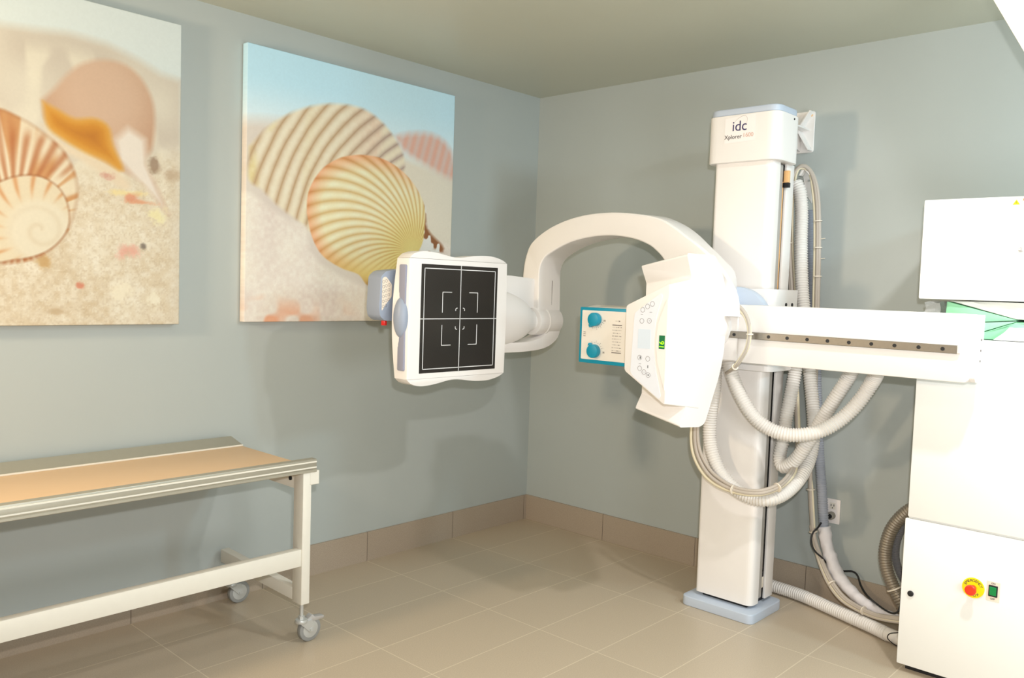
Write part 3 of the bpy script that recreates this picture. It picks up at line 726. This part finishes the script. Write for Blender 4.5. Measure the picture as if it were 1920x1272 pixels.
obj('head_front', core, m_white, hd, angle=30)
XP = -1.0785
film = rpoly([(-1.495, 1.344), (-1.485, 1.106), (-1.503, 1.088), (-1.625, 1.012), (-1.632, 1.025), (-1.600, 1.140), (-1.588, 1.235), (-1.596, 1.33), (-1.622, 1.418), (-1.612, 1.426)], [.01, .01, .01, .008, .008, .03, .03, .03, .008, .008])
cp_ = obj('control_panel', prism(film, 'x', XP-.0012, XP+.002, 0), m_film, hd, label='pale control panel with round keys')
obj('panel_display', prism(rpoly(rect(-1.575, 1.205, -1.516, 1.282), .003), 'x', XP-.0018, XP, 0), m_film2, hd)
kk = [(-1.533, 1.358), (-1.555, 1.372), (-1.577, 1.383), (-1.531, 1.314), (-1.566, 1.316), (-1.528, 1.168), (-1.566, 1.166), (-1.530, 1.125), (-1.551, 1.112), (-1.571, 1.102)]
for y, z in kk:
    P = [Vector((XP-.0014, y+.0095*math.cos(a), z+.0095*math.sin(a))) for a in [k*PI/8 for k in range(17)]]
    obj('key_ring', tube(P, .0007, .003, 6), m_greyink, hd)
for y, z, w, h in ((-1.530, 1.168, .004, .010), (-1.571, 1.102, .005, .005), (-1.530, 1.340, .010, .0012), (-1.571, 1.350, .012, .0012), (-1.530, 1.143, .010, .0012), (-1.568, 1.135, .003, .011), (-1.566, 1.316, .004, .0015), (-1.551, 1.112, .003, .0015)):
    obj('panel_mark', box((XP-.0016, y-w/2, z-h/2), (XP-.001, y+w/2, z+h/2), 0, 1), m_ink, hd)
# raised seam to the right of the panel, and the digital readout
sm = prism([(-1.649, 1.405), (-1.645, 1.405), (-1.607, 1.31), (-1.601, 1.235), (-1.612, 1.15), (-1.648, 1.05), (-1.649, 1.05)], 'x', XP-.003, XP+.002, .0008, 1)
obj('readout_panel', sm, m_white, hd)
sc_ = obj('readout', box((XP-.0042, -1.642, 1.209), (XP-.002, -1.616, 1.262), .0003, 1), m_screen, hd, label='green digital readout')
text('readout_digits', '16', (XP-.0046, -1.630, 1.226), .030, 'x', m_digit, hd, rot=PI/2)
hc = Vector((-.85, -1.55, 1.235))-A.location; hm = Matrix.Translation(hc+Vector((-.0755, -.0467, .0048))) @ Matrix.Scale(.975, 4) @ Matrix.Translation(-hc)
for o_ in [hd]+list(hd.children): o_.data.transform(hm)
obj('head_neck', cyl((-.70, -1.60, 1.29), 'x', .10, .10, 48, bv=.004), m_white, A)
# collimator
CXF = -1.02
col_ = box((CXF+.004, -1.50, 1.123), (-.80, -1.176, 1.350), .003)
prism([(CXF+.02, 1.350), (-.84, 1.350), (-.84, 1.358), (-.92, 1.366), (CXF+.04, 1.358)], 'y', -1.46, -1.185, .001, 1, col_)
co_ = obj('collimator_box', col_, mat('light grey shell', (206, 204, 196), .5), A, label='box with teal rim and two teal knobs')
tf = box((CXF, -1.47, 1.118), (CXF+.014, -1.173, 1.356), .003)
obj('teal_rim', tf, m_teal, co_)
obj('face_plate', prism(rpoly(rect(-1.47, 1.134, -1.186, 1.343), .004), 'x', CXF-.0018, CXF+.002, .0005, 1), m_cream_face, co_)
for z, s in ((1.306, -1), (1.172, 1)):
    kn = cyl((CXF-.0145, -1.262, z), 'x', .0285, .026, 40, bv=.003)
    prism([(-1.262+.012, z+s*.024), (-1.262+.026, z+s*.022), (-1.262+.020, z+s*.035)], 'x', CXF-.024, CXF-.003, .001, 1, kn)
    obj('knob', kn, m_teal, co_)
    tk = None
    for k in range(9):
        a = math.radians(-20-k*16) if s < 0 else math.radians(20+k*16)
        for (r0, r1_) in ((.034, .038), (.041, .044)):
            if r0 > .04 and k % 2: continue
            y0_, z0_ = -1.262-r0*math.cos(a), z+r0*math.sin(a); y1_, z1_ = -1.262-r1_*math.cos(a), z+r1_*math.sin(a)
            tk = tube([Vector((CXF-.002, y0_, z0_)), Vector((CXF-.002, y1_, z1_))], .0008, .002, 5, bm=tk)
    obj('knob_scale', tk, m_greyink, co_)
    text('knob_letter', 'H', (CXF-.0022, -1.306, z-.004), .013, 'x', m_ink, co_)
    bx = box((CXF-.0022, -1.222, z-.003), (CXF-.0015, -1.217, z+.004), 0, 1)
    obj('knob_mark', bx, m_greyink, co_)
tb = None; rs = random.Random(4)
for r in range(9):
    z = 1.278-r*.0122; y = -1.348
    while y > -1.392:
        w = rs.choice((.002, .003, .005)); h = .0012 if rs.random() < .6 else .003
        tb = box((CXF-.0023, y-w, z-h/2), (CXF-.0015, y, z+h/2), 0, 1, tb); y -= w+rs.choice((.0015, .003))
obj('printed_table', tb, m_greyink, co_)
for z in (1.287, 1.172): obj('printed_line', box((CXF-.0023, -1.395, z-.0018), (CXF-.0015, -1.347, z+.0018), 0, 1), m_greyink, co_)
tb = box((CXF-.0023, -1.372, 1.304), (CXF-.0015, -1.362, 1.305), 0, 1)
tb = prism([(-1.378, 1.301), (-1.378, 1.307), (-1.388, 1.304)], 'x', CXF-.0023, CXF-.0015, 0, 1, tb)
obj('printed_arrow', tb, m_greyink, co_)
for k in range(3): obj('printed_line', box((CXF-.0023, -1.208, 1.232+k*.008), (CXF-.0015, -1.196, 1.2345+k*.008), 0, 1), m_greyink, co_)

# ------------------------------------------------------------------ electrical cabinets
t = thing('control_cabinet', 'tall white floor cabinet with emergency stop button and green switch', 'cabinet', (-.25, -2.75, 0))
KY0, KY1 = -3.16, -2.382
obj('cabinet_base_shade', box((-.46, KY0+.02, 0), (-.04, KY1-.02, .03), 0), m_black, t)  # black base block, coloured as the shadow beneath the cabinet
obj('cabinet_body', box((-.485, KY0+.003, .028), (-.02, KY1-.006, 1.296), .003), m_cab, t)
dr = obj('lower_door', prism(rpoly(rect(KY0, .030, KY1, .598), .004), 'x', -.502, -.486, .002), m_cab, t)
obj('upper_panel', prism(rpoly(rect(KY0, .606, KY1-.008, 1.296), .004), 'x', -.500, -.486, .002), m_cab, t)
obj('door_lock', cyl((-.505, -2.418, .312), 'x', .011, .008, 24, bv=.002), m_black, dr, label='black round lock')
es = obj('stop_disc', cyl((-.5035, -2.630, .392), 'x', .037, .003, 48), m_yellow, dr, label='yellow emergency stop disc')
def arc_text(s, yc, zc, r, a0, a1, size):
    for i, ch in enumerate(s):
        a = a0+(a1-a0)*i/(len(s)-1)
        text('letter', ch, (-.5055, yc-r*math.cos(a), zc+r*math.sin(a)), size, 'x', m_ink, dr, rot=a-PI/2 if a > 0 else a+PI/2)
arc_text('EMERGENCY', -2.630, .392, .0275, math.radians(158), math.radians(22), .0135)
arc_text('STOP', -2.630, .392, .0275, math.radians(-128), math.radians(-52), .0135)
bt = cyl((-.520, -2.630, .392), 'x', .011, .035, 24); cyl((-.540, -2.630, .392), 'x', .019, .014, 36, bv=.004, bm=bt)
obj('stop_button', bt, mat('red mushroom', (246, 60, 30), .3), dr, label='red mushroom button')
sw_ = obj('switch_plate', box((-.5040, -2.716, .360), (-.5015, -2.673, .432), .0008, 1), m_bezel, dr, label='beige plate with green rocker switch')
obj('switch_bezel', box((-.508, -2.709, .377), (-.5035, -2.680, .418), .001, 1), m_black, dr)
rk = box((-.5125, -2.7055, .382), (-.507, -2.6835, .413), .001, 1)
for v in rk.verts:
    if v.co.x < -.51 and v.co.z < .39: v.co.x += .003
obj('rocker_switch', rk, m_green, dr, label='green rocker')
text('switch_lettering', 'ON', (-.5045, -2.694, .4245), .0085, 'x', m_ink, dr)
text('switch_lettering', 'OFF', (-.5045, -2.694, .368), .0085, 'x', m_ink, dr)
t = thing('wall_cabinet', 'white wall box above the green packets with a warning sticker', 'cabinet', (-.24, -2.77, 1.438))
obj('box_body', box((-.485, -3.16, 1.445), (-.0005, -2.386, 1.800), .003), m_cab, t)
d2 = obj('box_door', prism(rpoly(rect(-3.165, 1.438, -2.380, 1.806), .006), 'x', -.502, -.486, .003), m_cab, t)
lk = cyl((-.506, -2.7085, 1.620), 'x', .0085, .008, 24, bv=.002)
obj('box_lock', lk, m_silver, d2)
st_ = obj('warning_sticker', box((-.5028, -2.722, 1.772), (-.5018, -2.664, 1.812-.012), 0), m_sheet, d2)
obj('warning_triangle', prism([(-2.672, 1.777), (-2.694, 1.777), (-2.683, 1.794)], 'x', -.5034, -.5026, 0), m_yellow, d2, label='yellow warning triangle')
text('warning_mark', '!', (-.5037, -2.683, 1.7835), .012, 'x', m_ink, d2)
obj('sticker_bar', box((-.5034, -2.722, 1.790), (-.5026, -2.704, 1.797), 0), mat('orange print', (250, 150, 30), .5), d2)
obj('sticker_dot', cyl((-.5032, -2.722, 1.762), 'x', .010, .0012, 24), m_magenta, d2)

# ------------------------------------------------------------------ packets on the cabinet
def blob(lo, hi, sub, amp, seed, taper=0):
    b = bmesh.new(); bmesh.ops.create_cube(b, size=1)
    bmesh.ops.subdivide_edges(b, edges=b.edges[:], cuts=sub, use_grid_fill=True)
    r = np.random.RandomState(seed); ph = r.rand(12)*6.28
    for v in b.verts:
        p = v.co.copy(); q = Vector(((lo[i]+hi[i])/2+p[i]*(hi[i]-lo[i]) for i in range(3)))
        w = math.sin(q.x*61+ph[0])*math.sin(q.y*47+ph[1])+.6*math.sin(q.y*113+ph[2]+q.z*50)*math.sin(q.x*97+ph[3])
        q.z += amp*w*(1 if p.z > 0 else 0)+ (taper*(p.y+.5)*-1*(p.z+.5) if taper else 0)
        q.x += amp*.6*math.sin(q.y*80+ph[4]+q.z*120)*(1 if p.x < 0 else 0)
        q.y += amp*.6*math.sin(q.x*90+ph[5]+q.z*110)*(1 if abs(p.y) > .49 else 0)
        v.co = q
    return b
zt = 1.2985
mg2 = mat('pale green sheet', (168, 232, 192), .45, noise=.12, nscale=18)
XK = -.480
pa, pr_, pb, pc2 = at(1775, 568, 'x', XK), at(1905, 602, 'x', XK), at(1843, 604, 'x', XK), at(1843, 621, 'x', XK)
def wedge(poly, m, lb, name='green_packet'):
    b = prism(poly, 'x', XK, -.15, .003, 2)
    bmesh.ops.subdivide_edges(b, edges=[e for e in b.edges if e.calc_length() > .05], cuts=6, use_grid_fill=True)
    for v in b.verts: v.co.x += .0035*math.sin(v.co.y*90+v.co.z*60)*(1 if v.co.x < -.3 else 0)
    o = obj(name, b, m, angle=40); tag(o, lb, 'packet', 'packets on the cabinet')
zb = pb.z+(pb.z-pr_.z)/(pb.y-pr_.y)*(pa.y-pb.y); zc_ = pc2.z+(pc2.z-pr_.z)/(pc2.y-pr_.y)*(pa.y-pc2.y)
wedge([(pa.y, zt), (pr_.y-.16, zt), (pr_.y-.16, pr_.z+.001), (pr_.y, pr_.z-.006), (pa.y, zc_-.004)], m_pack_green, 'lowest green packet, lying flat on the floor cabinet top')
wedge([(pa.y, zc_+.001), (pr_.y, pr_.z-.004), (pr_.y, pr_.z-.002), (pa.y, zb-.004)], mg2, 'middle green packet of the stack, fanned open to the left')
wedge([(pa.y, zb), (pr_.y, pr_.z+.001), (pr_.y, pr_.z+.003), (pa.y, 1.4305)], m_pack_green, 'upper green packet sloping down to the right under the wall box')
wedge([(pa.y-.008, 1.434), (pr_.y, pr_.z+.005), (pr_.y-.22, pr_.z+.004), (pr_.y-.22, 1.434)], m_paper, 'white packet filling the gap between the sloping green packet and the wall box', 'white_packet')
t_ = blob((-.470, -2.447, zt), (-.12, -2.394, 1.426), 20, .0055, 3)
fb = [f for f in t_.faces if f.normal.z < -.5]
bmesh.ops.delete(t_, geom=fb, context='FACES')
o = obj('plastic_wrap', t_, m_clear, angle=25); tag(o, 'crumpled clear plastic film at the left end of the green packets', 'wrap')
b3 = blob((-.495, -2.95, zt), (-.472, -2.64, 1.345), 12, .003, 5)
for v in b3.verts:
    f = (v.co.z-zt)/.05
    if v.co.y > -2.70: v.co.y -= .05*f
o = obj('paper_wrapper', b3, m_paper, angle=50); tag(o, 'white crumpled wrapper leaning before the green packets at the right edge', 'wrapper')
o = obj('clip', box((-.10, -2.372, 1.415), (-.06, -2.34, 1.437), .003), m_black); 
bpy.data.objects.remove(o)

# ------------------------------------------------------------------ wall outlet
t = thing('wall_outlet', 'white wall outlet with a plug in its lower socket', 'outlet', (0, -1.908, .384))
obj('outlet_plate', prism(rpoly(rect(-1.943, .382, -1.873, .496), .004), 'x', -.007, -.0003, .0015), m_sheet, t)
ol = box((-.0085, -1.922, .449), (-.006, -1.894, .479), .001, 1)
so = obj('socket', ol, m_cream_face, t)
obj('socket_slots', box((-.0092, -1.916, .462), (-.008, -1.913, .472), 0, 1, box((-.0092, -1.903, .462), (-.008, -1.900, .472), 0, 1, cyl((-.0086, -1.908, .455), 'x', .0028, .0014, 10))), m_dark, so)
pg_ = cyl((-.022, -1.908, .420), 'x', .018, .028, 28, bv=.003)
pl = obj('plug', pg_, mat('grey plug', (150, 146, 136), .5), t, label='grey round plug')
obj('plug_core', cyl((-.037, -1.908, .420), 'x', .011, .006, 20), m_black, pl)

# ------------------------------------------------------------------ hoses and cables
def path(L): return [at(px, py, 'x', x) for px, py, x in L]
def hose(name, label, cat, pts, r, m, pitch=.0115, amp=.15, ties=(), tie_r=None, group=None, ribbed_=True, extra=None):
    t = thing(name, label, cat, pts[0], group)
    o = obj(name.split('_')[-1]+'_body' if name.split('_')[-1] in ('hose', 'cable') else 'body', ribbed(pts, r, pitch, amp) if ribbed_ else tube(pts, r), m, t, angle=85)
    for f in ties:
        q = ring_at(pts, f, tie_r or r*1.08)
        obj('zip_tie', q, m_tie, t)
    return t
hA = path([(1359, 630, -.600), (1366, 680, -.598), (1384, 733, -.59), (1410, 777, -.575), (1440, 803, -.56), (1475, 815, -.545), (1511, 815, -.52), (1546, 805, -.48), (1580, 784, -.44), (1609, 755, -.42), (1632, 722, -.41), (1644, 698, -.44), (1648, 668, -.52)])
hose('ribbed_hose', 'thick white ribbed hose drooping from the tube head across the column to the beam', 'hose', hA, .0305, m_hose)
hB = path([(1342, 690, -.565), (1338, 740, -.565), (1331, 790, -.56), (1332, 835, -.56), (1347, 880, -.56), (1374, 914, -.56), (1408, 934, -.555), (1442, 937, -.535), (1474, 923, -.46), (1502, 893, -.36), (1519, 855, -.28), (1526, 810, -.24), (1524, 760, -.22), (1518, 700, -.20), (1511, 620, -.19), (1504, 540, -.175), (1502, 460, -.165), (1503, 400, -.155), (1500, 362, -.15), (1492, 342, -.15)])
hose('ribbed_hose', 'long white ribbed hose hanging from the wall hook and looping lowest below the tube head', 'hose', hB, .0305, m_hose)
hC = path([(1498, 640, -.30), (1492, 690, -.30), (1484, 735, -.31), (1474, 785, -.32), (1468, 825, -.335), (1462, 858, -.355), (1470, 876, -.375), (1492, 862, -.385), (1520, 822, -.385), (1550, 772, -.385), (1573, 736, -.385), (1592, 706, -.385), (1603, 682, -.42), (1608, 660, -.52)])
hose('ribbed_hose', 'white ribbed hose with a tight V bend hanging under the beam', 'hose', hC, .030, m_hose)
# cable loop below the head
t = thing('cable_bundle', 'bundle of grey and cream cables looping below the tube head', 'cable', (-.6, -1.5, .7))
for k, (dx, dy, r, mm) in enumerate(((0, 0, .0095, m_grey_cable), (-7, 3, .0075, m_cream_cable), (5, -5, .0075, m_grey_cable))):
    pts = path([(1307+dx*.9, 770+dy, -.60), (1303+dx, 815+dy, -.60), (1308+dx, 852+dy, -.60), (1326+dx, 886+dy, -.605), (1352+dx, 908+dy, -.61), (1386+dx*.3, 922+dy, -.615), (1426+dx*.2, 925+dy, -.60), (1462, 912+dy, -.53), (1485-dx*.4, 888+dy, -.42), (1494-dx*.3, 858, -.33), (1496-dx*.3, 820, -.28), (1493-dx*.4, 750, -.25), (1489-dx*.6, 690, -.23), (1487-dx*.6, 620, -.22)])
    obj('cable', tube(pts, r), mm, t, angle=60)
    main = pts if k == 0 else main
for f in (.30, .44, .88): obj('zip_tie', ring_at(main, f, .021, .005), m_tie, t)
# cables over the wall hook
t = thing('cable_bundle', 'bundle of grey and cream cables arched over the white wall hook', 'cable', (-.15, -1.75, 1.3))
for k, (dx, r, mm) in enumerate(((0, .0095, m_grey_cable), (6, .0055, m_cream_cable), (-3, .008, m_grey_cable))):
    pts = path([(1488+dx, 640, -.17), (1486+dx, 560, -.17), (1481+dx, 480, -.165), (1480+dx, 400, -.16), (1484+dx, 345, -.15), (1493+dx*.5, 320, -.14), (1506, 312+dx*.6, -.13), (1520-dx*.4, 323+dx*.3, -.12), (1529-dx, 352, -.12), (1533-dx, 400, -.12), (1533-dx, 480, -.12), (1531-dx, 570, -.12), (1529-dx, 660, -.12), (1526-dx*.6, 760, -.115), (1520-dx*.5, 850, -.11), (1520+dx*.5, 920, -.11), (1524+dx*.5, 990, -.11)])
    obj('cable', tube(pts, r), mm, t, angle=60)
    main = pts if k == 0 else main
for f in (.18, .44, .49, .54, .60, .85, .93): obj('zip_tie', ring_at(main, f, .020, .004), m_tie, t)
for f in (.47, .505):
    Q = spline(main, .01); p = Q[int(f*len(Q))]
    obj('zip_tie_tail', tube([p, p+Vector((0, -.02, 0)), p+Vector((-.005, -.038, .002))], .0018), m_tie, t)
# continuing cables to the floor
t = thing('cable_bundle', 'bundle of grey cables curving along the floor beside the fabric sleeve', 'cable', (-.12, -1.9, .3))
for k, (dy, r, mm) in enumerate(((0, .008, m_grey_cable), (7, .0055, m_cream_cable), (-6, .007, m_grey_cable), (12, .006, m_grey_cable))):
    pts = path([(1523-dy*.3, 985, -.11), (1527-dy*.2, 1010, -.11), (1537-dy*.4, 1045, -.12), (1554-dy*.4, 1085+dy*.3, -.14), (1577-dy*.3, 1118+dy*.4, -.17), (1605, 1138+dy*.5, -.19), (1640, 1154+dy*.4, -.22), (1672, 1160+dy*.5, -.24), (1700, 1163+dy*.5, -.25)])
    for p in pts: p.z = max(p.z, r+.001)
    obj('cable', tube(pts, r), mm, t, angle=60)
    main = pts if k == 0 else main
for f in (.05, .42, .70): obj('zip_tie', ring_at(main, f, .019, .005), m_tie, t)
# blue grey hose, then its sleeve
hF = path([(1518, 395, -.055), (1521, 480, -.055), (1525, 580, -.055), (1530, 690, -.055), (1533, 780, -.06), (1536, 850, -.065), (1541, 920, -.07), (1545, 992, -.075)])
hose('ribbed_hose', 'slim blue grey ribbed hose running straight down the wall behind the white hoses', 'hose', hF, .0235, m_blue_hose, .011, .14)
t = thing('fabric_sleeve', 'white wrinkled fabric sleeve running from the blue grey hose to the floor cabinet', 'sleeve', (-.1, -1.95, .2))
pts = path([(1545, 988, -.075), (1550, 1020, -.075), (1561, 1055, -.085), (1575, 1085, -.10), (1598, 1112, -.12), (1625, 1134, -.15), (1655, 1150, -.18), (1690, 1162, -.21)])
for p in pts: p.z = max(p.z, .03)
def wr(i, s):
    k = 1+.03*math.sin(s*27+3*math.sin(s*9))
    if s > .26: k *= 1-.35*min(1, (s-.26)/.25)
    return k
sb2 = tube(pts, .0285, .005, 24, wr)
for v in sb2.verts:
    a = v.co.z*75+v.co.y*110+v.co.x*60; b = v.co.z*150-v.co.y*70
    v.co += Vector((.0030*math.sin(a*.8)*abs(math.sin(a*.31)), .0028*math.sin(b*.7+1.3*math.sin(a*.5)), .002*math.sin(a*.9+1)))
obj('sleeve_body', sb2, m_sleeve, t, angle=80)
# hose lying on the floor
hI = [at(x, y, 'z', .033) for x, y in ((1420, 1088), (1440, 1096), (1500, 1116), (1560, 1142), (1600, 1160), (1640, 1178))]+[at(1664, 1190, 'z', .033)]
t = hose('ribbed_hose', 'pale ribbed hose lying on the floor tiles between column foot and cabinet', 'hose', hI, .0295, m_hose)
cu = [at(1660, 1188, 'z', .033), at(1680, 1196, 'z', .033), at(1706, 1206, 'z', .033)]
obj('hose_cuff', tube(cu, .0285), m_cuff, t, label='smooth end cuff')
t = thing('power_cord', 'black power cord hooked around the white fabric sleeve', 'cord', (-.05, -1.95, .2))
pc = path([(1550, 964, -.045), (1535, 988, -.115), (1524, 1000, -.14), (1521, 1018, -.15), (1528, 1034, -.15), (1541, 1046, -.13), (1556, 1062, -.045), (1576, 1071, -.03), (1598, 1072, -.03), (1608, 1080, -.03), (1614, 1098, -.05), (1625, 1116, -.10), (1645, 1134, -.20), (1666, 1148, -.24), (1680, 1150, -.25), (1688, 1138, -.25), (1690, 1110, -.24)])
obj('cord', tube(pc, .0042, .008, 8), m_black, t)
t = thing('thin_wire', 'short thin black wire looping at the cabinet base on the floor hose', 'wire', (-.35, -2.32, .0))
pw = [at(1700, 1186, 'z', .066), at(1682, 1187, 'z', .067), at(1668, 1189, 'z', .066), at(1664, 1196, 'z', .045), at(1670, 1204, 'z', .020), at(1682, 1212, 'z', .006), at(1700, 1218, 'z', .006)]
obj('wire', tube(pw, .0022, .005, 6), m_black, t)
hK = path([(1735, 945, -.20), (1712, 953, -.20), (1689, 970, -.20), (1670, 996, -.20), (1660, 1032, -.20), (1662, 1065, -.20), (1673, 1096, -.20), (1688, 1125, -.20), (1704, 1150, -.20), (1720, 1165, -.20)])
hose('metal_hose', 'gunmetal ribbed hose arching out of the floor cabinet side', 'hose', hK, .0275, m_gunmetal, .0115, .14, ties=(.76,), tie_r=.031)
hL = path([(1735, 965, -.13), (1716, 972, -.13), (1696, 986, -.13), (1683, 1010, -.13), (1679, 1040, -.13), (1684, 1066, -.13), (1696, 1090, -.13), (1716, 1112, -.13)])
hose('grey_hose', 'slim dark grey ribbed hose nested inside the gunmetal hose arch', 'hose', hL, .017, m_grey_hose, .006, .12)
# wall hook holding hoses
t = thing('hose_hook', 'white folded metal hook holding the hoses on the wall', 'hook', (-.08, -1.74, 1.83))
hk = prism([(-1.715, 1.985), (-1.735, 2.028), (-1.758, 2.005), (-1.763, 1.86), (-1.735, 1.90), (-1.722, 1.95)], 'x', -.085, -.080, .001, 1)
prism([(-1.712, 1.985), (-1.735, 2.034), (-1.762, 2.008), (-1.762, 1.985), (-1.737, 2.010), (-1.72, 1.985)], 'x', -.128, -.098, .001, 1, hk)
prism([(-1.735, 1.90), (-1.735, 2.00), (-1.70, 2.00), (-1.70, 1.90)], 'x', -.02, -.0005, .001, 1, hk)
box((-.082, -1.74, 1.94), (-.001, -1.735, 1.99), 0, 1, hk)
ho = obj('hook_plate', hk, m_white, t, smooth=False)
obj('hook_screw', cyl((-.087, -1.745, 1.965), 'x', .005, .006, 12), m_chrome, ho)
# cables arching from the back of the head over the beam
t = thing('cable_bundle', 'small loop of cream cables arching over the left end of the beam', 'cable', (-.7, -1.75, 1.2))
for k, (dx, dy, r, mm) in enumerate(((0, 0, .0075, m_grey_cable), (-5, 9, .0055, m_cream_cable), (3, 5, .005, m_cream_cable))):
    pts = path([(1340, 556+dy, -.66), (1358, 561+dy*.8, -.69), (1376, 568+dy, -.70), (1393, 582+dy*.8, -.70), (1403+dx*.4, 602+dy*.4, -.70), (1406+dx*.5, 625, -.70), (1402+dx*.5, 650, -.70), (1393+dx*.5, 668, -.695), (1382+dx*.6, 684, -.685), (1374+dx*.4, 692, -.66), (1362, 700, -.62)])
    obj('cable', tube(pts, r, .008), mm, t, angle=60)
    main = pts if k == 0 else main
for f in (.52, .84): obj('zip_tie', ring_at(main, f, .014, .005), m_tie, t)

# ------------------------------------------------------------------ light
def area(name, loc, target, size, power, color, spread=180):
    l = bpy.data.lights.new(name, 'AREA'); l.shape = 'RECTANGLE'; l.size, l.size_y = size; l.energy = power; l.color = color
    l.spread = math.radians(spread)
    o = bpy.data.objects.new(name, l); COL.objects.link(o); o.location = loc
    o.rotation_euler = (Vector(target)-Vector(loc)).to_track_quat('-Z', 'Y').to_euler(); return o
area('flash', CAM+r2*.06+u2*.16, (-.6, -1.2, 1.2), (.05, .04), 44, (1, .98, .98))
area('ceiling_spot', (-1.4, -3.0, H-.02), (-1.4, -3.0, 0), (.10, .10), 26, (1, .97, .96))
area('ceiling_spot', (-.75, -4.25, 2.45), (-.6, -1.8, 1.3), (.25, .25), 20, (.6, .85, 1))
area('warm_lamp', (-4.4, -.62, 1.95), (0, -1.2, 2.1), (.22, .22), 35, (1, .78, .54))
area('ceiling_lamp', (-2.6, -1.9, H-.02), (-2.6, -1.9, 0), (.12, .12), 4, (1, .95, .9))
area('bounce_fill', (-2.6, -4.6, 1.0), (-1.2, -2.0, 2.6), (.8, .8), 32, (.94, .98, 1))  # added soft fill low behind the viewer, standing in for bounced light
W = bpy.data.worlds.new('world'); S.world = W; W.use_nodes = True
W.node_tree.nodes['Background'].inputs[0].default_value = (.8, .85, .8, 1); W.node_tree.nodes['Background'].inputs[1].default_value = .0
S.view_settings.view_transform = 'Standard'; S.view_settings.look = 'None'; S.view_settings.gamma = 1; S.view_settings.use_curve_mapping = False
S.view_settings.exposure = 0
S.cycles.use_denoising = True
